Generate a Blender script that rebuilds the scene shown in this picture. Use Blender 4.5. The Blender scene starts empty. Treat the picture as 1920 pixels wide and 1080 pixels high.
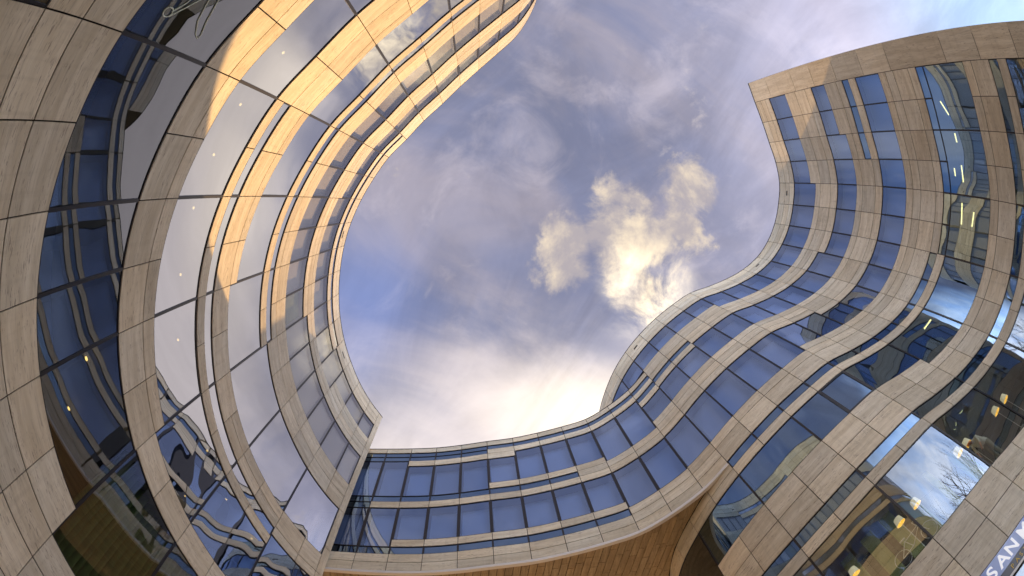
import bpy, bmesh, math, random
from mathutils import Vector, Matrix
random.seed(7)
SC = bpy.context.scene
COL = SC.collection
R = math.radians

# ------------------------------------------------------------------ camera
SC.render.engine = 'CYCLES'
cd = bpy.data.cameras.new('camera')
cam = bpy.data.objects.new('camera', cd); COL.objects.link(cam); SC.camera = cam
cd.type = 'PANO'; cd.panorama_type = 'FISHEYE_EQUISOLID'
cd.sensor_width = 36.0; cd.fisheye_lens = 860 / 1920 * 36.0; cd.fisheye_fov = 2 * math.pi
cd.shift_y = 120 / 1080
cd.clip_start = 0.05; cd.clip_end = 3000
cx = Vector((0.997297845, 0.0, -0.0734643308))
cy = Vector((-0.0225766479, 0.951608034, -0.306484005))
cz = Vector((0.0699092474, 0.307314416, 0.949036641))
M = Matrix((cx, -cy, -cz)).transposed().to_4x4(); M.translation = (0, 0, 1.6)
cam.matrix_world = M

# ------------------------------------------------------------------ render settings
SC.view_settings.view_transform = 'Standard'; SC.view_settings.look = 'None'
SC.view_settings.exposure = 2.12; SC.view_settings.gamma = 1.0
SC.view_settings.use_curve_mapping = False
cy_ = SC.cycles
cy_.max_bounces = 9; cy_.diffuse_bounces = 4; cy_.glossy_bounces = 5
cy_.transparent_max_bounces = 10; cy_.transmission_bounces = 4
cy_.sample_clamp_indirect = 6.0; cy_.caustics_reflective = False; cy_.caustics_refractive = False
cy_.use_denoising = True

# ------------------------------------------------------------------ node helpers
class NT:
    def __init__(s, nt): s.t = nt; s.n = nt.nodes; s.l = nt.links
    def node(s, typ, **kw):
        n = s.n.new(typ)
        for k, v in kw.items(): setattr(n, k, v)
        return n
    def put(s, sock, v):
        if hasattr(v, 'is_output'): s.l.new(v, sock)
        elif v is not None:
            if isinstance(v, (tuple, list)) and len(v) == 3 and sock.type == 'RGBA': v = (*v, 1)
            sock.default_value = v
    def m(s, op, a, b=None, c=None, clamp=False):
        n = s.node('ShaderNodeMath', operation=op, use_clamp=clamp)
        for i, v in enumerate((a, b, c)):
            if v is not None: s.put(n.inputs[i], v)
        return n.outputs[0]
    def mix(s, f, a, b, blend='MIX'):
        n = s.node('ShaderNodeMix', data_type='RGBA', blend_type=blend)
        s.put(n.inputs[0], f); s.put(n.inputs[6], a); s.put(n.inputs[7], b)
        return n.outputs[2]
    def sstep(s, v, lo, hi, a=0.0, b=1.0):
        n = s.node('ShaderNodeMapRange', interpolation_type='SMOOTHSTEP')
        for i, x in enumerate((v, lo, hi, a, b)): s.put(n.inputs[i], x)
        return n.outputs[0]
    def noise(s, vec, scale, detail=4, rough=.55, dist=0.0, w=None, dim='3D'):
        n = s.node('ShaderNodeTexNoise', noise_dimensions=dim)
        s.put(n.inputs['Vector'], vec); s.put(n.inputs['Scale'], scale)
        s.put(n.inputs['Detail'], detail); s.put(n.inputs['Roughness'], rough); s.put(n.inputs['Distortion'], dist)
        if w is not None: s.put(n.inputs['W'], w)
        return n.outputs['Fac']
    def comb(s, x, y, z):
        n = s.node('ShaderNodeCombineXYZ'); s.put(n.inputs[0], x); s.put(n.inputs[1], y); s.put(n.inputs[2], z); return n.outputs[0]

# ------------------------------------------------------------------ world (sky with cloud deck)
SUN_EL, SUN_AZ = 42.0, 77.5          # azimuth from +X towards +Y
world = bpy.data.worlds.new('World'); SC.world = world; world.use_nodes = True
W = NT(world.node_tree); W.n.clear()
out = W.node('ShaderNodeOutputWorld'); bg = W.node('ShaderNodeBackground')
W.l.new(bg.outputs[0], out.inputs[0])
tc = W.node('ShaderNodeTexCoord'); sep = W.node('ShaderNodeSeparateXYZ'); W.l.new(tc.outputs['Generated'], sep.inputs[0])
sky = W.node('ShaderNodeTexSky', sky_type='NISHITA', sun_disc=False)
sky.sun_elevation = R(SUN_EL); sky.sun_rotation = R(90 - SUN_AZ)
sky.air_density = 1.0; sky.dust_density = 0.3; sky.ozone_density = 3.5
nis = W.mix(1.0, sky.outputs[0], (0.055, 0.055, 0.055), 'MULTIPLY')
zz = W.m('MAXIMUM', sep.outputs[2], 0.0)
inv = W.m('DIVIDE', 1.0, W.m('ADD', zz, 1.0))
px = W.m('MULTIPLY', sep.outputs[0], inv); py = W.m('MULTIPLY', sep.outputs[1], inv)
pv = W.comb(px, py, 0.0)
pr = W.comb(W.m('ADD', W.m('MULTIPLY', px, .80), W.m('MULTIPLY', py, .60)),
            W.m('MULTIPLY', W.m('SUBTRACT', W.m('MULTIPLY', py, .80), W.m('MULTIPLY', px, .60)), 1.9), 3.7)
nA = W.noise(pr, 3.6, 6, .58, .5)
nB = W.noise(W.comb(px, py, 8.2), 10.0, 7, .62, .6)
nC = W.noise(W.comb(px, py, 21.0), 26.0, 6, .62, .3)
def radial(x, y, r0, r1, sx=1.0, sy=1.0):
    dx = W.m('MULTIPLY', W.m('SUBTRACT', px, x), sx); dy = W.m('MULTIPLY', W.m('SUBTRACT', py, y), sy)
    d = W.m('SQRT', W.m('ADD', W.m('MULTIPLY', dx, dx), W.m('MULTIPLY', dy, dy)))
    return W.sstep(d, r0, r1, 1.0, 0.0)
def add(*a):
    r = a[0]
    for b in a[1:]: r = W.m('ADD', r, b)
    return r
def mul(*a):
    r = a[0]
    for b in a[1:]: r = W.m('MULTIPLY', r, b)
    return r
# high thin deck
deck = W.mix(W.sstep(nA, .36, .66), (.066, .071, .108), (.108, .099, .119))
deck = W.mix(mul(W.sstep(nB, .48, .72), .45), deck, (.175, .158, .178))
# the deck thins into blue towards the west
westm = W.sstep(W.m('ADD', W.m('ADD', px, W.m('MULTIPLY', py, -.25)), W.m('MULTIPLY', W.m('SUBTRACT', nA, .5), .16)), -.62, -.30, 1.0, 0.0)
deck = W.mix(mul(westm, .9), deck, W.mix(mul(W.sstep(nB, .44, .66), .6), nis, (.13, .14, .19)))
# brighter, paler haze to the east and north-east
east = W.sstep(W.m('ADD', W.m('ADD', px, W.m('MULTIPLY', py, -.20)), W.m('MULTIPLY', W.m('SUBTRACT', nB, .5), .12)), .16, .50)
deck = W.mix(mul(east, .85), deck, (.190, .182, .232))
east2 = W.sstep(W.m('ADD', px, W.m('MULTIPLY', py, -.20)), .36, .52)
deck = W.mix(mul(east2, W.sstep(py, -.30, -.10), .9), deck, W.mix(W.sstep(add(W.m('MULTIPLY', nA, .6), W.m('MULTIPLY', nB, .4)), .40, .60), (.15, .18, .29), (.42, .40, .45)))
deck = W.mix(mul(radial(.72, -.42, .10, .36), .9), deck, (.165, .235, .345))
# towards the sun: pale warm veil
ss = W.sstep(W.m('ADD', W.m('ADD', py, W.m('MULTIPLY', px, .10)), W.m('MULTIPLY', W.m('SUBTRACT', nA, .5), .22)), .07, .28)
deck = W.mix(mul(ss, .92), deck, (.245, .218, .213))
# blue window at the left
deck = W.mix(mul(radial(-.13, .10, .0, .13), .6), deck, (.055, .078, .170))
# north low sky, out of view: brightness added to light the shaded walls
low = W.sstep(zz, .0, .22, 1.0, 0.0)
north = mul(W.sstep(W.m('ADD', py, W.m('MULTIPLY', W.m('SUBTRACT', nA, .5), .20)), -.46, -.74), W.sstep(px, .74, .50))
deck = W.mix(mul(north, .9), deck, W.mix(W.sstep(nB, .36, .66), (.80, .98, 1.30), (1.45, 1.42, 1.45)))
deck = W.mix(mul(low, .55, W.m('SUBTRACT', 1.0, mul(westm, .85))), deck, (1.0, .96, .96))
strk = W.sstep(W.noise(W.comb(W.m('ADD', px, W.m('MULTIPLY', py, .6)), W.m('MULTIPLY', py, .5), 14.0), 7.0, 6, .62, 1.2), .30, .70, .74, .98)
deck = W.mix(1.0, deck, W.comb(strk, strk, strk), 'MULTIPLY')
# cumulus lit from behind
nD = W.noise(W.comb(px, py, 5.1), 14.0, 8, .60, .35)
cm = W.m('MAXIMUM', radial(.168, .032, .0, .120, 1.0, 1.2), W.m('MAXIMUM', radial(.228, -.022, .0, .095, 1.25, .80), radial(.098, .050, .0, .075, 1.2, .8)))
cm = W.m('MAXIMUM', cm, radial(.175, .085, .0, .08))
cum = W.sstep(add(cm, W.m('MULTIPLY', W.m('SUBTRACT', nD, .5), 2.3)), .40, .78)
shade = W.sstep(add(nB, W.m('MULTIPLY', W.m('SUBTRACT', nC, .5), .5)), .36, .62)
cumcol = W.mix(shade, (.118, .105, .108), (.235, .195, .145))
col = W.mix(mul(cum, .88), deck, cumcol)
# small wisps
wis = mul(W.sstep(W.noise(W.comb(px, py, 41.0), 19.0, 7, .62, .4), .60, .76), W.m('MAXIMUM', radial(.25, -.13, .02, .14), mul(radial(-.05, .2, 0, .3), .4)), .6)
col = W.mix(wis, col, (.20, .175, .17))
# glow where the cloud is thinnest in front of the sun side
g1 = mul(radial(.190, .092, .0, .075, 1.0, 1.0), W.sstep(nD, .38, .66), 1.3)
g2 = mul(radial(.118, .222, .0, .10, .60, 1.25), .45)
g3 = mul(radial(.165, .070, .0, .06, 1.3, .8), W.sstep(nC, .40, .7), .4)
glow = add(g1, g2, g3)
col = W.mix(glow, col, W.mix(1.0, col, (.30, .25, .16), 'ADD'))
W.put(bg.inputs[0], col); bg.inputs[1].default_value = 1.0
world.cycles.sampling_method = 'MANUAL'; world.cycles.sample_map_resolution = 1024

sd = bpy.data.lights.new('sun', 'SUN'); sd.energy = 2.0; sd.angle = R(0.5); sd.color = (.78, .45, .175)
sun = bpy.data.objects.new('sun', sd); COL.objects.link(sun)
sv = Vector((math.cos(R(SUN_AZ)) * math.cos(R(SUN_EL)), math.sin(R(SUN_AZ)) * math.cos(R(SUN_EL)), math.sin(R(SUN_EL))))
sun.rotation_euler = sv.to_track_quat('Z', 'Y').to_euler(); sun.location = sv * 200

# ------------------------------------------------------------------ materials
def mat(name): 
    m = bpy.data.materials.new(name); m.use_nodes = True; t = NT(m.node_tree); t.n.clear()
    o = t.node('ShaderNodeOutputMaterial'); return m, t, o
def princ(t, o, col, rough=.6, **kw):
    b = t.node('ShaderNodeBsdfPrincipled'); t.put(b.inputs['Base Color'], col); t.put(b.inputs['Roughness'], rough)
    for k, v in kw.items(): t.put(b.inputs[k], v)
    t.l.new(b.outputs[0], o.inputs[0]); return b
def travertine(name, base, dark, light, pit=(.16, .11, .075), amt=1.0):
    m, t, o = mat(name)
    uv = t.node('ShaderNodeUVMap'); s = t.node('ShaderNodeSeparateXYZ'); t.l.new(uv.outputs[0], s.inputs[0])
    oi = t.node('ShaderNodeObjectInfo'); w = t.m('MULTIPLY', oi.outputs['Random'], 50.0)
    wav = t.m('MULTIPLY', t.m('SUBTRACT', t.noise(t.comb(s.outputs[0], s.outputs[1], 0.0), 1.6, 2, .5, w=w, dim='4D'), .5), .10)
    v = t.m('ADD', s.outputs[1], wav)
    def n(a, b, d, r): return t.noise(t.comb(t.m('MULTIPLY', s.outputs[0], a), t.m('MULTIPLY', v, b), 0.0), 1.0, d, r, w=w, dim='4D')
    broad = n(.55, 5.0, 4, .6); fine = n(1.5, 24.0, 5, .7); pits = n(5.0, 38.0, 4, .65); region = n(1.0, 3.5, 3, .6)
    c = t.mix(t.sstep(broad, .30, .70), dark, light)
    c = t.mix(t.m('MULTIPLY', t.sstep(fine, .44, .64), .55), c, base)
    c = t.mix(t.m('MULTIPLY', t.sstep(fine, .50, .68), .55 * amt), c, tuple(x * .55 for x in dark))
    pm = t.m('MULTIPLY', t.sstep(pits, .56, .63), t.sstep(region, .40, .60))
    c = t.mix(t.m('MULTIPLY', pm, .8 * amt), c, pit)
    br = t.m('ADD', t.m('MULTIPLY', t.m('FRACT', t.m('MULTIPLY', oi.outputs['Random'], 37.7)), .26), .86)
    c = t.mix(1.0, c, t.comb(br, br, br), 'MULTIPLY')
    drip = t.m('MULTIPLY', t.sstep(t.noise(t.comb(t.m('MULTIPLY', s.outputs[0], 5.0), t.m('MULTIPLY', s.outputs[1], .35), 3.0), 1.0, 4, .6), .50, .72), .20 * amt)
    c = t.mix(drip, c, tuple(x * .5 for x in dark))
    hu = t.m('FRACT', t.m('MULTIPLY', oi.outputs['Random'], 91.3))
    c = t.mix(1.0, c, t.mix(hu, (1.03, 1.0, .94), (.97, .995, 1.01)), 'MULTIPLY')
    bmp = t.node('ShaderNodeBump'); bmp.inputs['Strength'].default_value = .35; bmp.inputs['Distance'].default_value = .006
    t.put(bmp.inputs['Height'], t.m('SUBTRACT', t.m('MULTIPLY', fine, .5), pm))
    b = princ(t, o, c, t.sstep(fine, .3, .7, .55, .75)); t.l.new(bmp.outputs[0], b.inputs['Normal'])
    return m
STONE = travertine('travertine', (.70, .655, .55), (.585, .53, .415), (.78, .735, .625), amt=.85)
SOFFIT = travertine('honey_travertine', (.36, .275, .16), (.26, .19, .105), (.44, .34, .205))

def simple(name, col, rough=.5, noise=0.0, **kw):
    m, t, o = mat(name)
    c = col
    if noise:
        g = t.node('ShaderNodeNewGeometry')
        f = t.noise(g.outputs['Position'], 2.3, 5, .6)
        c = t.mix(f, tuple(x * (1 - noise) for x in col), tuple(min(1, x * (1 + noise)) for x in col))
    princ(t, o, c, rough, **kw); return m
FRAME = simple('black_anodised_frame', (.012, .012, .016), .35, .3)
JOINT = simple('dark_joint_backing', (.018, .016, .014), .9, .3)
REVEAL = simple('dark_window_reveal', (.035, .04, .06), .6, .15)
REVEAL_A = simple('grey_window_reveal', (.30, .29, .28), .6, .15)
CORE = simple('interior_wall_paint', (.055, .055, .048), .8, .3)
CEIL = simple('interior_ceiling', (.34, .33, .30), .8, .15)
ROOF = simple('roof_membrane', (.22, .22, .22), .9, .25)
TRIM = simple('white_metal_trim', (.74, .73, .71), .35, .05)
VENT = simple('black_outlet', (.01, .01, .01), .6, .2)
def blindmat(name, col):
    m, t, o = mat(name)
    uv = t.node('ShaderNodeUVMap'); s = t.node('ShaderNodeSeparateXYZ'); t.l.new(uv.outputs[0], s.inputs[0])
    f = t.m('PINGPONG', t.m('MULTIPLY', s.outputs[1], 9.0), .5)
    c = t.mix(t.m('MULTIPLY', t.sstep(f, .44, .5), .15), col, tuple(x * .6 for x in col))
    oi = t.node('ShaderNodeObjectInfo'); br = t.m('ADD', t.m('MULTIPLY', oi.outputs['Random'], .38), .74)
    c = t.mix(1.0, c, t.comb(br, br, br), 'MULTIPLY')
    princ(t, o, c, .75); return m
BLIND_A = blindmat('pale_sand_roller_blind', (.56, .53, .48))
BLIND_C = blindmat('pale_blue_grey_roller_blind', (.60, .66, .80))
BLIND_D = blindmat('dark_reflection_blind', (.07, .08, .10))  # dark blind colour stands in for a dark reflection in two panes
CURT = simple('green_curtain', (.16, .20, .07), .9, .5)

def glass(name, tint, body, f0, f1, blend=.35, rough=0.0, wob=.0):
    m, t, o = mat(name)
    lw = t.node('ShaderNodeLayerWeight'); lw.inputs[0].default_value = blend
    g = t.node('ShaderNodeBsdfGlossy'); t.put(g.inputs['Color'], tint); g.inputs['Roughness'].default_value = rough
    if wob:
        uv = t.node('ShaderNodeUVMap')
        oi = t.node('ShaderNodeObjectInfo')
        n = t.noise(uv.outputs[0], .75, 1, .4, w=t.m('MULTIPLY', oi.outputs['Random'], 30.0), dim='4D')
        b = t.node('ShaderNodeBump'); b.inputs['Strength'].default_value = 1.0; b.inputs['Distance'].default_value = wob
        t.put(b.inputs['Height'], n); t.l.new(b.outputs[0], g.inputs['Normal'])
    tr = t.node('ShaderNodeBsdfTransparent'); t.put(tr.inputs['Color'], body)
    mx = t.node('ShaderNodeMixShader'); t.put(mx.inputs[0], t.sstep(lw.outputs['Facing'], 0.0, 1.0, f0, f1))
    t.l.new(tr.outputs[0], mx.inputs[1]); t.l.new(g.outputs[0], mx.inputs[2]); t.l.new(mx.outputs[0], o.inputs[0])
    return m
GL_A = glass('silver_coated_glass', (.93, .95, 1.0), (.55, .62, .60), .46, .85, wob=.007)
GL_A1 = glass('dark_coated_glass', (.86, .90, 1.0), (.55, .64, .56), .15, .52, wob=.003)
GL_AB = glass('grey_tinted_glass', (.86, .88, .93), (.88, .90, .90), .22, .50, wob=.004)
GL_C = glass('blue_tinted_glass', (.56, .72, 1.0), (.55, .68, .92), .34, .80, wob=.006)
GL_D = glass('deep_blue_glass', (.48, .70, 1.0), (.50, .60, .66), .34, .72, wob=.005)
GL_F = glass('clear_shop_glass', (.70, .82, 1.0), (.80, .86, .80), .19, .62, wob=.004)

def emis(name, col, st):
    m, t, o = mat(name); e = t.node('ShaderNodeEmission'); t.put(e.inputs[0], col); e.inputs[1].default_value = st
    t.l.new(e.outputs[0], o.inputs[0]); return m
LAMP_W = emis('warm_downlight', (1.0, .60, .20), .65)
TUBE = emis('yellow_tube', (1.0, .82, .30), .9)

# ------------------------------------------------------------------ object helpers
def mesh_obj(name, verts, faces, m, parent=None, uvs=None, smooth=False, kind=None):
    me = bpy.data.meshes.new(name); me.from_pydata([tuple(v) for v in verts], [], faces)
    if uvs is not None:
        l = me.uv_layers.new(name='UVMap'); d = l.data
        for p in me.polygons:
            for li in p.loop_indices: d[li].uv = uvs[me.loops[li].vertex_index]
    if smooth: me.shade_smooth()
    me.materials.append(m)
    o = bpy.data.objects.new(name, me); COL.objects.link(o)
    if parent: o.parent = parent
    if kind: o['kind'] = kind
    return o
def empty(name, label, cat, group=None, loc=(0, 0, 0)):
    o = bpy.data.objects.new(name, None); COL.objects.link(o); o.location = loc
    o['label'] = label; o['category'] = cat
    if group: o['group'] = group
    return o
class MB:
    def __init__(s): s.v = []; s.f = []; s.uv = []
    def add(s, v, f, uv=None):
        b = len(s.v); s.v += [tuple(x) for x in v]; s.f += [tuple(b + i for i in q) for q in f]
        s.uv += uv if uv else [(0, 0)] * len(v)
    def obj(s, name, m, parent=None, smooth=False, kind=None): return mesh_obj(name, s.v, s.f, m, parent, s.uv, smooth, kind)
    def tube(s, pts, r, n=8, caps=True):
        pts = [Vector(p) for p in pts]; rings = []
        for i, p in enumerate(pts):
            t = (pts[min(i + 1, len(pts) - 1)] - pts[max(i - 1, 0)]).normalized()
            a = t.cross(Vector((0, 0, 1)) if abs(t.z) < .9 else Vector((1, 0, 0))).normalized(); b = t.cross(a)
            rr = r[i] if isinstance(r, (list, tuple)) else r
            rings.append([p + (a * math.cos(k * 2 * math.pi / n) + b * math.sin(k * 2 * math.pi / n)) * rr for k in range(n)])
        v = [x for q in rings for x in q]
        f = [(i * n + k, i * n + (k + 1) % n, (i + 1) * n + (k + 1) % n, (i + 1) * n + k) for i in range(len(pts) - 1) for k in range(n)]
        if caps: f += [tuple(range(n))[::-1], tuple((len(pts) - 1) * n + k for k in range(n))]
        s.add(v, f)
    def box(s, c, h, ax=None):
        c = Vector(c); ax = ax or (Vector((1, 0, 0)), Vector((0, 1, 0)), Vector((0, 0, 1)))
        v = [c + ax[0] * (h[0] * i) + ax[1] * (h[1] * j) + ax[2] * (h[2] * k) for i in (-1, 1) for j in (-1, 1) for k in (-1, 1)]
        s.add(v, [(0, 1, 3, 2), (4, 6, 7, 5), (0, 4, 5, 1), (2, 3, 7, 6), (0, 2, 6, 4), (1, 5, 7, 3)])

class Curve:
    def __init__(s, pts, sgn, start=0, warp=None):
        s.p = [Vector(q) for q in pts]; s.sgn = sgn; s.k0 = start; s.warp = warp
        s.cum = [0.0]
        for i in range(len(s.p) - 1): s.cum.append(s.cum[-1] + (s.p[i + 1] - s.p[i]).length)
    def _seg(s, u):
        u = min(max(u - s.k0, 0.0), len(s.p) - 1 - 1e-6); i = int(u); return i, u - i
    def ev(s, u):
        i, t = s._seg(u); P = s.p
        p1, p2 = P[i], P[i + 1]
        p0 = P[i - 1] if i > 0 else p1 * 2 - p2
        p3 = P[i + 2] if i + 2 < len(P) else p2 * 2 - p1
        a = p1 * 2; b = p2 - p0; c = p0 * 2 - p1 * 5 + p2 * 4 - p3; d = -p0 + p1 * 3 - p2 * 3 + p3
        return (a + b * t + c * t * t + d * t ** 3) * .5, (b + c * 2 * t + d * 3 * t * t) * .5
    def arc(s, u):
        i, t = s._seg(u); return s.cum[i] + t * (s.cum[i + 1] - s.cum[i])
    def du(s, u, d): return u + d / max(.2, s.ev(u)[1].length)
    def z(s, u, z):
        if not s.warp: return z
        w = s.warp; k = min(max(u, 0.0), len(w) - 1.001); i = int(k); d = w[i] + (w[i + 1] - w[i]) * (k - i)
        return z + d * (26 - z) / 17.0
    def pt(s, u, z, off=0.0):
        p, t = s.ev(u); t = t.normalized(); n = Vector((t.y, -t.x)) * s.sgn
        q = p + n * off; return Vector((q.x, q.y, s.z(u, z)))
    def frame(s, u):
        p, t = s.ev(u); t = t.normalized(); n = Vector((t.y, -t.x)) * s.sgn
        return Vector((t.x, t.y, 0)), Vector((n.x, n.y, 0))

GAP = .013
def slab(cv, u0, u1, z0, z1, o0=0.0, o1=.03, seg=4, gap=GAP, back=False, gz=None):
    """curved stone panel: outer face at o0, edges return to o1"""
    gz = gap if gz is None else gz
    a = cv.du(u0, gap); b = cv.du(u1, -gap); v = []; uv = []; f = []
    n = seg + 1
    for off in (o0, o1):
        for z in (z0 + gz, z1 - gz):
            for i in range(n):
                u = a + (b - a) * i / seg; v.append(cv.pt(u, z, off)); uv.append((cv.arc(u), z))
    F = lambda l, i: l * n + i   # l: 0 front-bottom 1 front-top 2 back-bottom 3 back-top
    for i in range(seg):
        f.append((F(0, i), F(0, i + 1), F(1, i + 1), F(1, i)))
        f.append((F(2, i), F(2, i + 1), F(0, i + 1), F(0, i)))
        f.append((F(1, i), F(1, i + 1), F(3, i + 1), F(3, i)))
        if back: f.append((F(3, i), F(3, i + 1), F(2, i + 1), F(2, i)))
    f.append((F(2, 0), F(0, 0), F(1, 0), F(3, 0))); f.append((F(0, seg), F(2, seg), F(3, seg), F(1, seg)))
    return v, f, uv
def sheet(cv, u0, u1, z0, z1, off, seg=4):
    v = []; uv = []; n = seg + 1
    for z in (z0, z1):
        for i in range(n):
            u = u0 + (u1 - u0) * i / seg; v.append(cv.pt(u, z, off)); uv.append((cv.arc(u), z))
    return v, [(i, i + 1, n + i + 1, n + i) for i in range(seg)], uv
def flat(cv, u0, u1, z, o0, o1, seg=4):
    v = []; n = seg + 1
    for off in (o0, o1):
        for i in range(n): v.append(cv.pt(u0 + (u1 - u0) * i / seg, z, off))
    return v, [(i, i + 1, n + i + 1, n + i) for i in range(seg)], [(p.x, p.y) for p in v]

class Building:
    def __init__(s, root, cv): s.r = root; s.cv = cv; s.panels = []; s.back = MB(); s.nw = 0
    def stone(s, k0, k1, zs, far=False, m=None):
        zs = sorted(zs)
        for k in range(k0, k1):
            for a, b in zip(zs[:-1], zs[1:]):
                s.panels.append((far, k, k + 1, a, b))
            s.back.add(*sheet(s.cv, k, k + 1, zs[0] + .012, zs[-1] - .012, .029))
    def window(s, k0, k1, z0, z1, gl, blind=None, depth=.46, fw=.035, fh=.018, inset=0.0, heavy=False):
        cv = s.cv; seg = max(4, int(round((k1 - k0) * 5)))
        if heavy: fw = fh = .085
        ua, ub = k0, k1; mb = MB(); n = seg + 1
        ia = cv.du(ua, fw); ib = cv.du(ub, -fw)
        rings = []
        for (a, b, za, zb, off) in ((ua, ub, z0 + .003, z1 - .003, .012), (ia, ib, z0 + fh, z1 - fh, .012), (ia, ib, z0 + fh, z1 - fh, .06)):
            rings.append(([cv.pt(a + (b - a) * i / seg, za, off) for i in range(n)], [cv.pt(a + (b - a) * i / seg, zb, off) for i in range(n)]))
        v = [p for r in rings for l in r for p in l]; f = []
        F = lambda r, l, i: (r * 2 + l) * n + i
        for r in (0, 1):
            for i in range(seg):
                f.append((F(r, 0, i), F(r, 0, i + 1), F(r + 1, 0, i + 1), F(r + 1, 0, i)))
                f.append((F(r, 1, i + 1), F(r, 1, i), F(r + 1, 1, i), F(r + 1, 1, i + 1)))
            f.append((F(r, 0, 0), F(r + 1, 0, 0), F(r + 1, 1, 0), F(r, 1, 0)))
            f.append((F(r, 0, seg), F(r, 1, seg), F(r + 1, 1, seg), F(r + 1, 0, seg)))
        mb.add(v, f)
        o = mb.obj('window', FRAME, s.r); s.nw += 1
        p = MB(); p.add(*sheet(cv, ia, ib, z0 + fh, z1 - fh, .036, seg)); p.obj('pane', gl, o, smooth=True)
        if blind:
            q = MB(); ja = cv.du(ia, .001); jb = cv.du(ib, -.001)
            q.add(*sheet(cv, ja, jb, z0 + fh, z1 - fh, depth, seg)); q.obj('blind', blind, o)
            w = MB()
            w.add(*flat(cv, ja, jb, z1 - fh - .001, .06, depth, seg)); w.add(*flat(cv, ja, jb, z0 + fh + .001, .06, depth, seg))
            for u in (ja, jb):
                w.add([cv.pt(u, z0 + fh, .06), cv.pt(u, z0 + fh, depth), cv.pt(u, z1 - fh, depth), cv.pt(u, z1 - fh, .06)], [(0, 1, 2, 3)])
            w.obj('reveal', REVEAL if blind is BLIND_C else REVEAL_A, o)
        return o
    def finish(s, limit=300, mat_=None):
        m = mat_ or STONE
        s.panels.sort(key=lambda q: q[0])
        rest = MB()
        for i, (far, a, b, z0, z1) in enumerate(s.panels):
            data = slab(s.cv, a, b, z0, z1)
            if (a, b) in ((0, 1), (25, 26)) and s.cv is not cB: data = (data[0], data[1], [(q[1], q[0]) for q in data[2]])
            if i < limit and not far: mesh_obj('stone_panel', data[0], data[1], m, s.r, data[2])
            else: rest.add(*data)
        if rest.v: rest.obj('stone_cladding', m, s.r, kind='stuff')
        s.back.obj('cladding_backing', JOINT, s.r, kind='stuff')

# ------------------------------------------------------------------ ground
def ground():
    m, t, o = mat('pale_paving')
    g = t.node('ShaderNodeNewGeometry'); br = t.node('ShaderNodeTexBrick'); br.inputs['Scale'].default_value = 1.0
    t.l.new(g.outputs['Position'], br.inputs['Vector'])
    br.inputs['Color1'].default_value = (.46, .43, .39, 1); br.inputs['Color2'].default_value = (.40, .375, .34, 1); br.inputs['Mortar'].default_value = (.2, .19, .17, 1)
    br.inputs['Mortar Size'].default_value = .012; br.inputs['Brick Width'].default_value = .9; br.inputs['Row Height'].default_value = .6
    c = t.mix(t.m('MULTIPLY', t.noise(g.outputs['Position'], .6, 5, .6), .5), br.outputs[0], (.33, .31, .28))
    princ(t, o, c, .7)
    S = 900
    mesh_obj('ground', [(-S, -S, 0), (S, -S, 0), (S, S, 0), (-S, S, 0)], [(0, 1, 2, 3)], m, kind='structure')
ground()

# ------------------------------------------------------------------ plan curves (metres, measured at the joints)
A_PTS = [(2.95, -17.7), (3.3, -16.4), (3.42, -15.05), (3.36, -13.7), (3.08, -12.4), (2.60, -11.12), (1.94, -9.97), (.99, -8.91), (.02, -7.91),
         (-.92, -6.95), (-1.87, -5.95), (-2.85, -5.01), (-3.78, -4.01), (-4.74, -3.07), (-5.56, -1.98), (-6.28, -.86), (-6.9, .36),
         (-7.36, 1.62), (-7.67, 2.94), (-7.85, 4.28), (-7.89, 5.59), (-7.78, 6.94), (-7.52, 8.24), (-7.14, 9.54), (-6.61, 10.75), (-6.14, 11.55), (-5.97, 11.84)]
C_PTS = [(16.47, -9.25), (16.92, -8.01), (17.45, -6.73), (17.94, -5.48), (18.47, -4.24), (18.79, -2.94), (18.73, -1.56), (18.47, -.24), (17.96, .96),
         (17.16, 2.05), (16.09, 2.91), (14.92, 3.54), (13.67, 4.05), (12.37, 4.5), (11.26, 5.22), (10.2, 6.06), (9.25, 7.03), (8.45, 8.09),
         (7.83, 9.23), (7.40, 10.47), (7.14, 11.75), (7.16, 13.0), (7.5, 14.3), (8.2, 15.5)]
WARP = [-.64, -.62, -.57, -.52, -.48, -.46, -.42, -.41, -.34, -.27, -.18, -.14, -.09, -.06, -.02, 0, 0, 0, 0, 0, 0, 0, 0, 0, 0, 0]
B_PTS = [(8.45, 8.09), (7.64, 9.08), (6.57, 9.95), (5.43, 10.64), (4.14, 11.02), (2.87, 11.32), (1.58, 11.57), (.24, 11.72), (-1.09, 11.91),
         (-2.42, 12.05), (-3.75, 12.10), (-5.08, 12.12), (-6.42, 12.12), (-7.76, 12.05)]
cA = Curve(A_PTS, -1); cC = Curve(C_PTS, 1, 0, WARP); cB = Curve(B_PTS, 1, 17)

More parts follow.
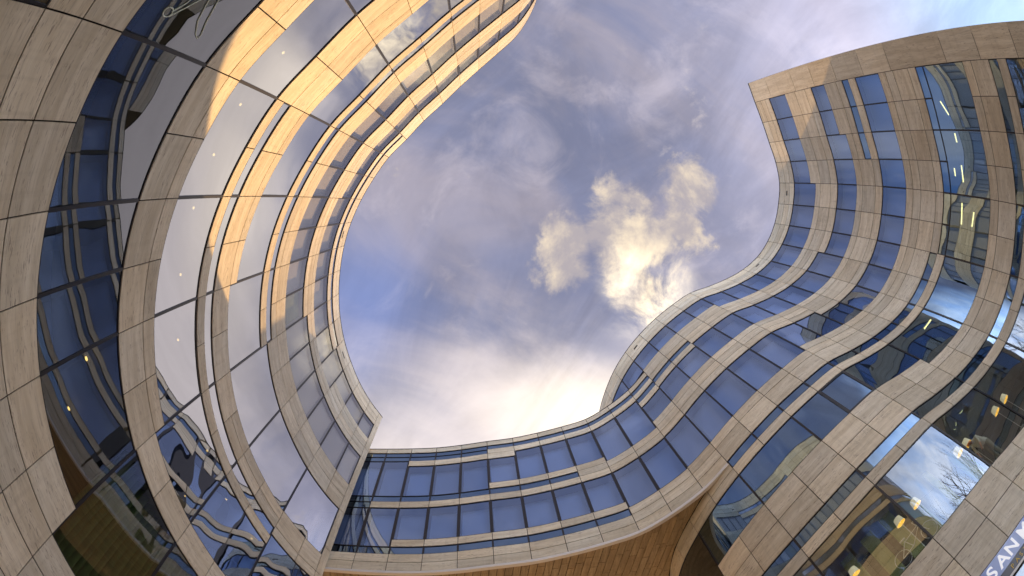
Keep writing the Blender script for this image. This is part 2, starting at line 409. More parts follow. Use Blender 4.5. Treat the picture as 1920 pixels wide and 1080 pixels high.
# ------------------------------------------------------------------ BUILDING A : the sweeping left-hand block
rootA = empty('office_building', 'sweeping concave travertine office block, its upper bands in golden sun', 'building')
A = Building(rootA, cA)
E_, S_ = 5, 25      # first joint in view, last joint before the pier
def a_col(k, far):
    # ground floor band
    A.stone(k, k + 1, [4.28, 5.02] + ([5.92] if k < 19 else []), far or k < 11)
    if k >= 13: A.stone(k, k + 1, [2.55, 3.42, 4.28], k < 17)
    t1 = 8.35
    if k < 13: A.stone(k, k + 1, [t1, 9.22, 9.70], far)
    elif k < 19: A.stone(k, k + 1, [t1, 9.25, 9.70], far)
    else: A.stone(k, k + 1, [t1 + .05, 9.27], far)
    if k < 13: A.stone(k, k + 1, [11.67, 12.56, 13.52, 13.93], far)
    elif k < 16: A.stone(k, k + 1, [11.67, 12.10], far); A.stone(k, k + 1, [12.56, 13.52, 13.93], far)
    elif k < 17: A.stone(k, k + 1, [11.67, 12.12], far); A.stone(k, k + 1, [12.56, 13.50, 13.93], far)
    elif k < 23: A.stone(k, k + 1, [11.70, 12.12], far); A.stone(k, k + 1, [12.56, 13.05, 13.52] if k > 19 else [12.56, 13.52], far)
    else: A.stone(k, k + 1, [12.25, 12.66, 13.57], far)
    if k < 19: A.stone(k, k + 1, [15.95, 16.45], far); A.stone(k, k + 1, [16.92, 17.37, 18.30], far)
    else: A.stone(k, k + 1, [16.52, 17.42, 18.37], far)
    w1 = 20.43 if k < 19 else 20.95
    x0 = 22.30 if k < 15 else (21.84 if k < 22 else 22.82)
    A.stone(k, k + 1, ([w1, 20.95, 21.40, x0] if k < 19 else ([w1, 21.40, x0] if k < 22 else [w1, 21.40, 21.86, 22.35, x0])), far)
    if 12 <= k < 21: A.stone(k, k + 1, [23.95, 24.50], far); A.stone(k, k + 1, [24.88, 25.45, 26.0], far)
    elif k < 12: A.stone(k, k + 1, [23.95, 24.50, 25.3, 26.0], far)
    else: A.stone(k, k + 1, [24.49, 24.95, 25.45, 26.0], far)
for k in range(0, 25): a_col(k, k < E_)
# pier (single stones stacked)
pz = [0, 1.6, 3.2, 4.9, 6.6, 8.4, 10.2, 12.66, 14.05, 16.53, 18.30, 20.95, 21.9, 24.49, 26.0]
for a, b in zip(pz[:-1], pz[1:]): A.panels.append((b < 9, 25, 26, a, b))
A.back.add(*sheet(cA, 25, 26, 0, 25.98, .029))
# end wall of A turning back behind the pier
pe = cA.pt(26, 0, 0); dirw = Vector((-.62, .78, 0)).normalized()
ew = MB(); nrm = Vector((dirw.y, -dirw.x, 0))
ew.box(pe + dirw * 6.0 + Vector((0, 0, 12.95)) - nrm * .15, (6.0, .12, 12.95), (dirw, nrm, Vector((0, 0, 1)))); ew.obj('end_wall', STONE, rootA)

def span(js, z0, z1, gl, blind=None, **kw):
    for a, b in zip(js[:-1], js[1:]): A.window(a, b, z0, z1, gl, blind, **kw)
N_ = [1, 3, 5, 7, 9, 11, 13]
# ground floor
span([1, 3, 5, 7, 9, 11, 13], .15, 4.28, GL_F); span([13, 15, 17, 19, 21, 23, 25], .15, 2.55, GL_F)
# first floor (tall glass)
span([1, 3, 5, 7, 9, 11, 13, 15, 16, 17, 19], 5.92, 8.35, GL_A1); span([19, 21, 23, 25], 5.02, 8.40, GL_A1)
# second floor
span(N_, 9.70, 11.67, GL_A); span([13, 15, 17, 19], 9.70, 11.67, GL_A); span([19, 21, 23], 9.27, 11.70, GL_A); span([23, 25], 9.27, 12.25, GL_A)
span([13, 15, 17, 19, 21, 23], 12.11, 12.56, GL_A)
# third floor
span(N_, 13.93, 15.95, GL_A); span([13, 15, 17], 13.93, 15.95, GL_A); span([17, 19], 13.52, 15.95, GL_A); span([19, 21, 23], 13.52, 16.52, GL_A); span([23, 25], 13.57, 16.52, GL_A)
span([1, 3, 5, 7, 9, 11, 13, 15, 17, 19], 16.45, 16.92, GL_A)
# fourth and fifth floor, half bays with blinds
for k in range(1, 25):
    bl = BLIND_A if k not in (17, 18) else None
    A.window(k, k + 1, 18.30 if k < 19 else 18.37, 20.43 if k < 19 else 20.95, GL_AB, BLIND_A if k not in (18,) else CURT, depth=.24)
    if k == 8:
        A.window(k, k + 1, 22.30, 23.95, GL_AB, BLIND_A, depth=.24, heavy=True)
    else:
        A.window(k, k + 1, 22.30 if k < 15 else (21.84 if k < 22 else 22.82), 23.95 if k < 21 else 24.49, GL_AB, BLIND_A, depth=.24)
for k in range(12, 21): A.window(k, k + 1, 24.50, 24.88, GL_A)
A.finish(300)

def interior(root, cv, k0, k1, levels, off=4.0, z0=.05, z1=25.9, core=CORE):
    """floor plates (ceiling below, floor above) and the wall at the back of the rooms"""
    fs = MB(); seg = (k1 - k0) * 3
    for (a, b) in levels:
        fs.add(*flat(cv, k0, k1, a, .04, off, seg)); fs.add(*flat(cv, k0, k1, b, .04, off, seg))
    fs.obj('floor_plate', CEIL, root)
    cw = MB(); cw.add(*sheet(cv, k0, k1, z0, z1, off, seg))
    for u in (k0, k1):
        cw.add([cv.pt(u, z0, .05), cv.pt(u, z0, off), cv.pt(u, z1, off), cv.pt(u, z1, .05)], [(0, 1, 2, 3)])
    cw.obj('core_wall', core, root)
    rf = MB(); rf.add(*flat(cv, k0, k1, z1, .03, off + 6, seg)); rf.obj('roof', ROOF, root)
    cp = MB(); cp.add(*slab(cv, k0, k1, z1 + .1, z1 + .145, -.012, .35, seg, gap=.0, back=True, gz=0)); cp.obj('coping', TRIM if False else FRAME, root)
interior(rootA, cA, 0, 26, [(4.55, 4.85), (8.62, 9.1), (12.62, 13.3), (17.0, 18.1), (21.05, 21.7)], off=3.2)
# gathered curtain on the first floor
cu = MB(); v = []; f = []; N = 260
for z in (5.05, 8.55):
    for i in range(N):
        u = 19.1 + (25 - 19.1) * i / (N - 1); v.append(cA.pt(u, z, .50 + .13 * math.sin(i * .95) + .03 * math.sin(i * .37)))
cu.add(v, [(i, i + 1, N + i + 1, N + i) for i in range(N - 1)]); cu.obj('curtain', CURT, rootA, smooth=True)
# ceiling spots behind the glass
def spot(root, p, r=.038):
    b = MB(); n = 12; x, y, z = p
    ring = lambda rr, zz: [(x + rr * math.cos(i * 2 * math.pi / n), y + rr * math.sin(i * 2 * math.pi / n), zz) for i in range(n)]
    b.add(ring(r, z), [tuple(range(n))]); o = b.obj('ceiling_light', LAMP_W, root)
    c = MB(); c.add(ring(r * 1.02, z - .004) + ring(r * 1.5, z - .012) + ring(r * 1.5, z + .015), [(i, (i + 1) % n, n + (i + 1) % n, n + i) for i in range(n)] + [(n + i, n + (i + 1) % n, 2 * n + (i + 1) % n, 2 * n + i) for i in range(n)])
    c.obj('bezel', TRIM, o)
for (x, y) in ((-4.66, -4.29), (-5.77, -3.13), (-6.53, -1.97), (-7.21, -.72), (-7.83, .94), (-8.27, 2.68), (-8.17, 6.05), (-8.04, 7.77), (-7.6, 9.3), (-9.87, 7.88)):
    spot(rootA, (x, y, 11.6))
for (x, y) in ((-8.76, 2.1), (-10.25, 3.35), (-10.5, 5.97), (-10.75, 8.6)): spot(rootA, (x, y, 8.3), .06)

# ------------------------------------------------------------------ BUILDING C : the S-shaped right-hand block
rootC = empty('office_building', 'S-shaped travertine office block with five window bands rising against the clouds', 'building')
C = Building(rootC, cC)
for k in range(1, 20):
    top = [24.5, 24.92, 25.4, 26.0]; C.stone(k, k + 1, top)
    x0 = 22.87 if k < 5 else (22.40 if k < 13 else 22.90)
    C.window(k, k + 1, x0, 24.5, GL_C, BLIND_C)
    if k > 16: continue
    if k < 5: C.stone(k, k + 1, [x0, 21.95, 21.05, 20.5]); w1 = 20.5
    elif k < 8: C.stone(k, k + 1, [x0, 21.95, 21.05, 20.5]); w1 = 20.5
    elif k < 15: C.stone(k, k + 1, [x0, 21.95, 21.45, 21.02]); w1 = 21.02
    else: C.stone(k, k + 1, [x0, 21.95, 21.52]); C.window(k, k + 1, 21.12, 21.52, GL_D); C.stone(k, k + 1, [21.12, 20.62]); w1 = 20.62
    w0 = 19.4 if k < 3 else 18.93
    C.window(k, k + 1, w0, w1, GL_C, BLIND_C)
    if k < 4:
        C.stone(k, k + 1, ([w0, 18.45, 18.0] if k < 3 else [w0, 18.45, 18.0])); C.window(k, k + 1, 17.53, 18.0, GL_D); C.stone(k, k + 1, [17.53, 17.03]); v1 = 17.03
    elif k < 11: C.stone(k, k + 1, [w0, 18.48, 17.53, 17.03]); v1 = 17.03
    else: C.stone(k, k + 1, [w0, 18.48, 17.98, 17.5]); v1 = 17.5
    v0 = 15.4 if k < 13 else 14.95
    C.window(k, k + 1, v0, v1, GL_C, BLIND_C if k not in (10, 11) else BLIND_D)
    if k < 7: C.stone(k, k + 1, [v0, 14.95, 14.45, 13.52, 13.07]); C.window(k, k + 1, 12.64, 13.07, GL_D)
    elif k < 13: C.stone(k, k + 1, [v0, 14.95, 14.45, 13.53])
    else: C.stone(k, k + 1, [v0, 14.45, 13.53])
    if k >= 7: C.window(k, k + 1, 13.09, 13.53, GL_D); C.stone(k, k + 1, [13.09, 12.63])
for k in range(1, 18):
    C.stone(k, k + 1, [10.37, 9.92, 8.98] if k < 11 else [10.82, 9.92, 9.0]); C.stone(k, k + 1, [8.53, 8.08])
    C.stone(k, k + 1, [5.42, 4.47, 3.5], k < 10)
for k in range(17, 22): C.stone(k, k + 1, [13.46, 13.05, 12.63])
C.stone(18, 19, [10.82, 9.92, 9.0]); C.stone(18, 19, [8.53, 8.08], True); C.stone(18, 19, [5.42, 4.47, 3.5], True)
for a, b in ((1, 3), (3, 5), (5, 7), (7, 9), (9, 11)): C.window(a, b, 10.37, 12.63, GL_D)
C.window(11, 13, 10.82, 12.63, GL_D); C.window(13, 14, 10.82, 12.63, GL_D, heavy=True); C.window(14, 15, 10.82, 12.63, GL_D)
C.window(15, 17, 10.82, 12.63, GL_D); C.window(17, 19, 10.82, 12.63, GL_D); C.window(19, 21, 8.0, 12.63, GL_F); C.window(21, 23, 8.0, 12.63, GL_F)
for a, b in ((1, 3), (3, 5), (5, 7), (7, 9), (9, 11), (11, 13), (13, 15), (15, 17), (17, 19)):
    z1 = 8.98 if b <= 11 else 9.0
    C.window(a, b, 8.53, z1, GL_D); C.window(a, b, 5.42, 8.08, GL_F); C.window(a, b, .15, 2.62 if 12 < a < 17 else 3.5, GL_F)
C.window(19, 21, .15, 7.9, GL_F)
# pier on the north end
pz = [0, 1.9, 3.7, 5.6, 7.4, 9.34, 11.19, 14.52, 16.34, 18.3, 20.11, 21.79, 24.2, 26.0]
for a, b in zip(pz[:-1], pz[1:]): C.panels.append((b < 6, 0, 1, a + .32 * (26 - a) / 17 * 2 * 0, b))
C.back.add(*sheet(cC, 0, 1, .01, 25.98, .029))
pe = cC.pt(0, 0, 0); dirw = Vector((.93, -.36, 0)).normalized(); nrm = Vector((dirw.y, -dirw.x, 0))
ew = MB(); ew.box(pe + dirw * 5.0 + Vector((0, 0, 12.95)) - nrm * .15, (5.0, .12, 12.95), (dirw, nrm, Vector((0, 0, 1)))); ew.obj('end_wall', STONE, rootC)
C.finish(300)
interior(rootC, cC, 0, 22, [(3.6, 4.6), (8.2, 8.4), (9.2, 10.2), (13.7, 14.6), (17.7, 18.5), (21.2, 21.9)], off=3.4)
def vent(root, cv, u, z, w=.17, h=.07):
    t, n = cv.frame(u); b = MB(); b.box(cv.pt(u, z, -.004), (w, .012, h), (t, n, Vector((0, 0, 1)))); b.obj('overflow_outlet', VENT, root)
vent(rootC, cC, 5.48, 25.12 + .1, .15, .055); vent(rootC, cC, 9.47, 25.25, .15, .055); vent(rootC, cC, 16.51, 25.3, .15, .055)
vent(rootA, cA, 16.48, 25.15, .2, .045); vent(rootA, cA, 21.5, 25.2, .2, .045)
# tubes glowing on the second floor ceiling
def tube_light(p, q, r=.035):
    b = MB(); b.tube([p, q], r, 8); o = b.obj('tube_light', TUBE, rootC)
    h = MB(); h.tube([Vector(p) + Vector((0, 0, .06)), Vector(q) + Vector((0, 0, .06))], .045, 6); h.obj('housing', TRIM, o)
for p, q in (((19.84, -7.48, 13.1), (20.1, -6.88, 12.8)), ((20.4, -6.08, 12.7), (20.56, -5.69, 12.7)), ((20.93, -4.69, 12.7), (21.1, -3.92, 12.7)),
             ((20.96, -4.53, 13.2), (21.05, -4.16, 13.2)), ((21.27, -2.95, 12.9), (21.24, -1.93, 12.9)), ((21.26, -2.61, 12.1), (21.24, -1.92, 12.2)), ((18.6, 2.6, 12.75), (18.1, 3.0, 12.75))):
    tube_light(p, q)

# ------------------------------------------------------------------ BUILDING B : bridge wing between the two blocks
rootB = empty('bridge_wing', 'low curved office wing bridging the passage between the two taller blocks', 'building')
B = Building(rootB, cB)
for k in range(17, 30):
    B.stone(k, k + 1, [22.25, 22.67]); B.window(k, k + 1, 21.86, 22.25, GL_D)
    if k == 17:
        B.stone(k, k + 1, [21.86, 21.42]); B.window(k, k + 1, 20.98, 21.42, GL_D); B.stone(k, k + 1, [20.98, 20.52])
        B.window(k, k + 1, 18.93, 20.52, GL_C, BLIND_C); B.stone(k, k + 1, [18.93, 18.46, 17.95, 17.5])
        B.window(k, k + 1, 14.95, 17.5, GL_C, BLIND_C); B.stone(k, k + 1, [14.95, 14.45, 13.95, 13.48]); continue
    if k < 23: B.stone(k, k + 1, [21.86, 21.38]); w1 = 21.38
    elif k == 23: B.stone(k, k + 1, [21.86, 21.42, 20.93]); w1 = 20.93
    elif k < 27: B.window(k, k + 1, 21.44, 21.86, GL_D); B.stone(k, k + 1, [21.44, 20.95]); w1 = 20.95
    else: B.window(k, k + 1, 21.44, 21.86, GL_D); w1 = 21.44
    if k < 20: w0 = 18.40; B.stone(k, k + 1, [18.40, 17.94, 17.47])
    elif k == 20: w0 = 18.80; B.stone(k, k + 1, [18.80, 18.36, 17.92, 17.47])
    elif k < 24: w0 = 18.80; B.stone(k, k + 1, [18.80, 18.36]); B.window(k, k + 1, 17.92, 18.36, GL_D); B.stone(k, k + 1, [17.92, 17.47])
    else: w0 = 18.36; B.window(k, k + 1, 17.92, 18.36, GL_D); B.stone(k, k + 1, [17.92, 17.47]) if k < 28 else B.window(k, k + 1, 17.47, 17.92, GL_D)
    B.window(k, k + 1, w0, w1, GL_C, BLIND_C, fw=.066, fh=.026)
    if k < 20: v0 = 14.90; B.stone(k, k + 1, [14.90, 14.45, 13.96, 13.48])
    elif k < 27: v0 = 15.30; B.stone(k, k + 1, [15.30, 14.87]); B.window(k, k + 1, 14.43, 14.87, GL_D); B.stone(k, k + 1, [14.43, 13.95, 13.48])
    else: v0 = 14.87; B.window(k, k + 1, 14.43, 14.87, GL_D); B.stone(k, k + 1, [14.43, 13.95, 13.48])
    B.window(k, k + 1, v0, 17.47, GL_C, BLIND_C, fw=.066, fh=.026)
B.finish(300)
interior(rootB, cB, 17, 30, [(13.6, 14.3), (17.62, 18.1), (21.9, 22.0)], off=3.4, z0=13.6, z1=22.57)
tr = MB(); tr.add(*slab(cB, 17.02, 29.9, 13.33, 13.455, -.03, .12, 60, gap=0, back=True, gz=0)); tr.obj('edge_trim', TRIM, rootB)
# soffit planks
zs = 13.47; dx = -math.tan(R(7.0)); bk = MB()
bk.add(*flat(cB, 17, 30, zs + .05, .05, 13.5, 39))
def yB(x):
    lo, hi = 17.0, 30.0
    for _ in range(30):
        mid = (lo + hi) / 2
        if cB.ev(mid)[0].x > x: lo = mid
        else: hi = mid
    return cB.ev(lo)[0].y
def xC(y):
    lo, hi = 17.0, 23.0
    for _ in range(30):
        mid = (lo + hi) / 2
        if cC.ev(mid)[0].y < y: lo = mid
        else: hi = mid
    return cC.ev(lo)[0].x
wdt = .287; cnt = 0; restp = MB()
i = 0
x = -8.2
while x < 8.6:
    xa, xb = x + .011, x + wdt - .011
    y = 8.0; first = True; off = random.uniform(0, 1.25)
    base = min(yB(max(min(x, 8.4), -7.6)), yB(max(min(x + wdt, 8.4), -7.6)))
    ys = [base]
    yy = base + .25 + off
    while yy < 25.5: ys.append(yy); yy += 1.25
    ys.append(25.5)
    for j, (ya, yb) in enumerate(zip(ys[:-1], ys[1:])):
        sh = lambda X, Y: X + (Y - 11.5) * dx
        y0a = (yB(max(min(sh(xa, ya), 8.4), -7.6)) + .10) if j == 0 else ya + .008
        y0b = (yB(max(min(sh(xb, ya), 8.4), -7.6)) + .10) if j == 0 else ya + .008
        y1 = yb - .008
        q = [(sh(xa, y0a), y0a), (sh(xb, y0b), y0b), (sh(xb, y1), y1), (sh(xa, y1), y1)]
        lim = [xC(min(max(p[1], 8.2), 15.4)) - .04 for p in q]
        if all(p[0] >= l for p, l in zip(q, lim)) or y1 <= max(y0a, y0b): continue
        q = [(min(p[0], l), p[1]) for p, l in zip(q, lim)]
        v = [(p[0], p[1], zs) for p in q] + [(p[0], p[1], zs + .04) for p in q]
        f = [(3, 2, 1, 0), (0, 1, 5, 4), (1, 2, 6, 5), (2, 3, 7, 6), (3, 0, 4, 7)]
        uv = [(p[1], p[0]) for p in q] * 2
        if ya < 16.5 and cnt < 290: mesh_obj('soffit_panel', v, f, SOFFIT, rootB, uv); cnt += 1
        else: restp.add(v, f, uv)
    x += wdt
if restp.v: restp.obj('soffit_cladding', SOFFIT, rootB, kind='stuff')
bk.obj('soffit_backing', JOINT, rootB)

# ------------------------------------------------------------------ sign on the right-hand block
def shop_sign():
    root = empty('shop_sign', 'blue shop sign SAN MARCO PASTICCERIA above the ground floor glass', 'sign', loc=cC.pt(14.6, 2.62))
    def world(o): o.parent = root; o.matrix_parent_inverse = Matrix.Translation(-Vector(root.location)); return o
    m, t, o = mat('sign_blue'); g = t.node('ShaderNodeNewGeometry')
    c = t.mix(t.noise(g.outputs['Position'], 1.3, 4, .6, .5), (.14, .25, .62), (.55, .66, .98)); princ(t, o, c, .25)
    BLUE = m; DARK = simple('sign_charcoal', (.045, .05, .07), .3, .2)
    b = MB(); b.add(*slab(cC, 12.4, 15.9, 2.98, 3.49, -.015, .03, 24, gap=0, gz=0)); world(b.obj('blue_board', BLUE))
    b = MB(); b.add(*slab(cC, 12.4, 15.9, 2.74, 2.97, -.012, .03, 24, gap=0, gz=0)); world(b.obj('lower_board', DARK))
    b = MB(); b.add(*slab(cC, 12.4, 15.9, 2.67, 2.735, -.03, .03, 24, gap=0, gz=0)); world(b.obj('edge_strip', TRIM))
    W_ = simple('letter_white', (.88, .89, .92), .4, 0, **{'Emission Color': (.9, .93, 1, 1), 'Emission Strength': .10}); Y_ = simple('letter_gold', (.72, .50, .05), .4)
    TEAL = simple('emblem_teal', (.02, .35, .36), .4)
    def text(s, u_start, z, size, m, extr, squeeze=1.0, track=1.0):
        fc = bpy.data.curves.new('t', 'FONT'); fc.body = s; fc.size = size; fc.extrude = .004; fc.space_character = track; fc.offset = .010 if m is W_ else .0
        to = bpy.data.objects.new('t', fc); COL.objects.link(to)
        dg = bpy.context.evaluated_depsgraph_get(); me = bpy.data.meshes.new_from_object(to.evaluated_get(dg)); bpy.data.objects.remove(to)
        s0 = cC.arc(u_start)
        for v in me.vertices:
            a, zz, d = v.co.x * squeeze, v.co.y, v.co.z
            u = u_start - a / 1.25 ; u = max(12.42, u)
            p = cC.pt(u, z, -extr - d); v.co = (p.x, p.y, p.z + zz)
        me.materials.clear(); me.materials.append(m)
        oo = bpy.data.objects.new('letter', me); COL.objects.link(oo); world(oo)
    def word(s, u0, z, size, m, extr, adv):
        for ch in s:
            if ch != ' ': text(ch, u0, z, size, m, extr)
            u0 -= adv.get(ch, adv['*']) * size / 1.25
    word('SAN MARCO', 14.80, 3.07, .50, W_, .024, {'S': .66, 'A': .70, 'N': .78, 'M': .86, ' ': .22, '*': .74})
    word('PASTICCERIA', 14.38, 2.79, .17, Y_, .02, {'I': .6, '*': 1.0})
    e = MB(); 
    for k in range(3): e.tube([cC.pt(14.98 - .04 * k, 2.99 + .03 * k, -.022), cC.pt(14.93 - .04 * k, 3.12 + .03 * k, -.022)], .018, 6)
    world(e.obj('emblem', TEAL))
shop_sign()

# ------------------------------------------------------------------ lamps inside the shop window
def mk_shade():
    m, t, o = mat('lit_lamp_shade')
    b = princ(t, o, (.78, .74, .60), .8); b.inputs['Emission Color'].default_value = (1.0, .86, .58, 1); b.inputs['Emission Strength'].default_value = .10
    return m
SHADE = mk_shade(); INNER = emis('shade_lining_glow', (1.0, .50, .05), .38); POLE = simple('pale_steel', (.62, .62, .60), .3, .05, Metallic=.7)
def make_lamp():
    r = bpy.data.objects.new('floor_lamp', None); COL.objects.link(r)
    n = 24; b = MB(); r0, r1, z0, z1 = .155, .118, 1.24, 1.47
    ring = lambda rr, z: [(rr * math.cos(i * 2 * math.pi / n), rr * math.sin(i * 2 * math.pi / n), z) for i in range(n)]
    b.add(ring(r0, z0) + ring(r1, z1), [(i, (i + 1) % n, n + (i + 1) % n, n + i) for i in range(n)]); b.obj('lamp_shade', SHADE, r, smooth=True)
    b = MB(); b.add(ring(r0 - .008, z0 + .004) + ring(r1 - .008, z1 - .004) + [(0, 0, z1 - .004)], [(n + i, n + (i + 1) % n, (i + 1) % n, i) for i in range(n)] + [(n + i, 2 * n, n + (i + 1) % n) for i in range(n)]); b.obj('shade_lining', INNER, r)
    b = MB(); b.tube([(0, 0, .03), (0, 0, 1.30)], .011, 8); b.obj('pole', POLE, r)
    b = MB(); b.tube([(0, 0, 0), (0, 0, .025)], .12, 20); b.obj('base', POLE, r)
    b = MB(); b.tube([(0, 0, 1.29), (0, 0, 1.33), (0, 0, 1.36)], [.02, .035, .012], 10); b.obj('bulb', LAMP_W, r)
    return r
lampspots = [((15.08, 3.90), 'cream shaded floor lamp just below the topmost one, its long pole in front of dark reflections'),
             ((15.73, 3.56), 'topmost cream shaded floor lamp, nearest the right picture edge'),
             ((12.61, 4.84), 'cream lamp seen against the reflected bare tree branches'),
             ((13.11, 4.66), 'cream lamp half hidden by the black mullion beside the reflected tree'),
             ((10.86, 6.04), 'cream lamp above the white wire bicycle, in front of the reflected pale parapet'),
             ((10.34, 6.48), 'cream lamp glowing yellow beside the mullion, left of the wire bicycle'),
             ((9.16, 7.80), 'cream lamp lowest in the row at the bottom picture edge')]
proto = None
for (x, y), lab in lampspots:
    if proto is None: proto = make_lamp(); o = proto
    else:
        o = proto.copy(); COL.objects.link(o)
        for ch in proto.children:
            c = ch.copy(); COL.objects.link(c); c.parent = o
    o.location = (x, y, 5.44); o['label'] = ' '.join(lab.split()[:16]); o['category'] = 'floor lamp'; o['group'] = 'lamps standing in the window of the right-hand block'

GREEN = simple('olive_wall_panel', (.30, .36, .13), .8, .3)
for u in (11.6, 12.9, 14.0, 14.75, 15.5, 16.3):
    b = MB(); b.add(*slab(cC, u, u + .42, 5.45, 8.05, 1.9, 1.98, 2, gap=0, back=True, gz=0)); b.obj('wall_panel', GREEN, rootC)

# ------------------------------------------------------------------ white wire bicycle hanging in the window
def bicycle():
    u0 = 15.25; t, n = cC.frame(u0); base = cC.pt(u0, 5.50, .22); t = -t
    root = empty('wire_bicycle', 'white outlined bicycle decoration hanging behind the shop window glass', 'bicycle', loc=base)
    W_ = simple('white_wire', (.85, .84, .78), .4)
    P = lambda a, z: tuple(t * a + Vector((0, 0, z)))
    def part(name, segs, r=.012):
        b = MB()
        for s in segs: b.tube([P(*q) for q in s], r, 6)
        b.obj(name, W_, root)
    for cx_ in (-.50, .50):
        cz_ = .26
        part('wheel', [[(cx_ + .25 * math.cos(a * math.pi / 14), cz_ + .25 * math.sin(a * math.pi / 14)) for a in range(29)]], .011)
    part('bicycle_frame', [[(-.5, .26), (-.08, .30)], [(-.5, .26), (-.18, .62)], [(-.08, .30), (-.18, .62)], [(-.08, .30), (.34, .60)], [(-.16, .60), (.34, .66)], [(.32, .72), (.5, .26)]], .013)
    part('saddle', [[(-.29, .70), (-.11, .69)]], .028)
    part('handlebar', [[(.32, .70), (.30, .84), (.42, .86), (.46, .78)]], .012)
bicycle()

# ------------------------------------------------------------------ drawn outline figure on the first-floor glass of A
def neon():
    root = empty('window_drawing', 'pale outline drawing on the upper left mirrored glass, loops and a long drop', 'window drawing', loc=(-4.4, -3.4, 6.6))
    Wm = simple('pale_green_line', (.80, .90, .80), .5)
    def line(name, pts, r=.011):
        b = MB(); b.tube([cA.pt(u, z, .02) - Vector(root.location) for u, z in pts], r, 6); b.obj(name, Wm, root)
    line('loop', [(12.62 + .06 * math.cos(a), 6.53 + .10 * math.sin(a)) for a in [i * math.pi / 8 for i in range(17)]])
    line('handle_line', [(12.60, 6.60), (12.45, 6.74), (12.3, 6.80), (12.1, 7.05), (11.9, 7.3)])
    line('handle_line', [(12.66, 6.62), (12.50, 6.80), (12.2, 7.1), (12.0, 7.4)])
    line('drop_line', [(12.0, 7.0), (12.3, 7.15), (12.55, 7.3), (12.70, 7.5), (12.74, 7.62), (12.68, 7.64), (12.5, 7.5), (12.2, 7.33), (11.95, 7.2)])
neon()

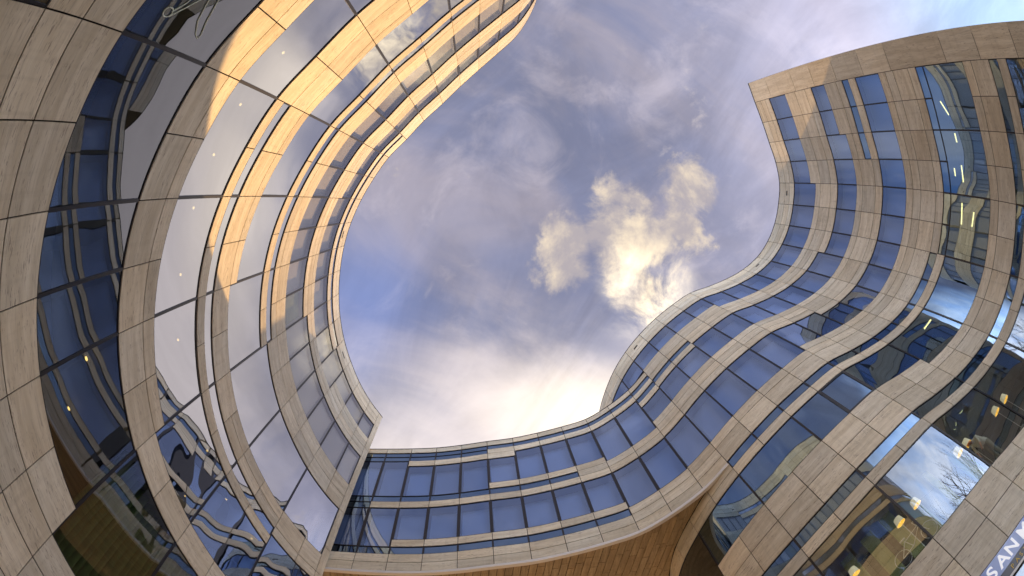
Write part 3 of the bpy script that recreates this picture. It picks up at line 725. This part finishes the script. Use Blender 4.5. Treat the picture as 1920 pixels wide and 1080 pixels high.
# ------------------------------------------------------------------ person inside behind the glass
def person():
    t, n = cC.frame(12.1); base = cC.pt(12.15, 5.42, .38)
    root = empty('person', 'person in pale grey clothes bending forward behind the shop glass', 'person', loc=base)
    t = t
    P = lambda a, d, z: Vector(t * a + n * d + Vector((0, 0, z)))
    joints = [(P(0, 0, .92), .15), (P(.10, 0, 1.10), .145), (P(.26, 0, 1.28), .16), (P(.34, 0, 1.35), .07), (P(.40, 0, 1.38), .06), (P(.50, 0, 1.40), .10), (P(.57, 0, 1.36), .085),
              (P(0, .10, .86), .10), (P(.03, .11, .48), .068), (P(-.02, .11, .08), .045), (P(.12, .11, .03), .04),
              (P(0, -.10, .86), .10), (P(.07, -.11, .48), .068), (P(.02, -.11, .08), .045), (P(.16, -.11, .03), .04),
              (P(.27, .19, 1.28), .058), (P(.36, .21, 1.02), .045), (P(.46, .17, .80), .034), (P(.49, .16, .72), .03),
              (P(.27, -.19, 1.28), .058), (P(.38, -.21, 1.03), .045), (P(.50, -.17, .83), .034), (P(.53, -.16, .75), .03)]
    edges = [(0, 1), (1, 2), (2, 3), (3, 4), (4, 5), (5, 6), (0, 7), (7, 8), (8, 9), (9, 10), (0, 11), (11, 12), (12, 13), (13, 14), (2, 15), (15, 16), (16, 17), (17, 18), (2, 19), (19, 20), (20, 21), (21, 22)]
    me = bpy.data.meshes.new('body'); me.from_pydata([tuple(j[0]) for j in joints], edges, [])
    o = bpy.data.objects.new('body', me); COL.objects.link(o); o.parent = root
    md = o.modifiers.new('s', 'SKIN')
    for i, j in enumerate(joints): me.skin_vertices[0].data[i].radius = (j[1], j[1])
    me.skin_vertices[0].data[0].use_root = True
    sb = o.modifiers.new('d', 'SUBSURF'); sb.levels = sb.render_levels = 2
    dg = bpy.context.evaluated_depsgraph_get(); nm = bpy.data.meshes.new_from_object(o.evaluated_get(dg)); o.modifiers.clear(); o.data = nm
    nm.materials.clear(); nm.materials.append(simple('pale_grey_cloth', (.80, .80, .75), .9)); nm.materials.append(simple('skin', (.55, .27, .17), .6)); nm.materials.append(simple('grey_trousers', (.33, .32, .26), .9))
    for p in nm.polygons:
        c = p.center
        a = c.dot(t)
        if a > .385 and c.z > 1.2: p.material_index = 1
        elif a > .40 and c.z < 1.0: p.material_index = 1
        elif c.z < .9 and a < .3: p.material_index = 2
        p.use_smooth = True
    h = MB(); q = P(.50, 0, 1.43)
    for s_ in range(1): h.tube([q - t * .09, q - t * .02 + Vector((0, 0, .05)), q + t * .07 + Vector((0, 0, .02))], [.07, .105, .06], 12)
    h.obj('hair', simple('brown_hair', (.10, .05, .03), .8), root, smooth=True)
person()

# ------------------------------------------------------------------ bare tree standing in the open court to the north-west (mirrored in the shop glass)
def bare_tree(x, y, h):
    root = empty('bare_tree', 'leafless winter tree mirrored in the blue shop window at lower right', 'tree', loc=(x, y, 0))
    bark = simple('bark', (.085, .055, .045), .9, .4); T = MB(); L = MB()
    rnd = random.Random(5)
    def grow(p, d, ln, r, lev):
        pts = [p]; q = p.copy(); dd = d.copy()
        for i in range(4):
            dd = (dd + Vector((rnd.uniform(-1, 1), rnd.uniform(-1, 1), rnd.uniform(-.4, .8))) * .16).normalized(); q = q + dd * ln / 4; pts.append(q.copy())
        (T if lev < 2 else L).tube(pts, [r * (1 - .45 * i / 4) for i in range(5)], 6 if lev < 2 else 4, False)
        if lev < 5:
            for c in range(4 if lev == 0 else 3):
                a = rnd.uniform(0, 6.28); tilt = rnd.uniform(.35, .8); ax = Vector((math.cos(a), math.sin(a), 0))
                nd = (dd * math.cos(tilt) + ax * math.sin(tilt) + Vector((0, 0, .15))).normalized()
                grow(pts[4 if c < 2 else 3], nd, ln * rnd.uniform(.60, .80), r * .56, lev + 1)
    grow(Vector((0, 0, 0)), Vector((0, 0, 1)), h * .34, .26, 0)
    T.obj('trunk', bark, root); L.obj('crown', bark, root)
bare_tree(10.6, -18.5, 16.6)
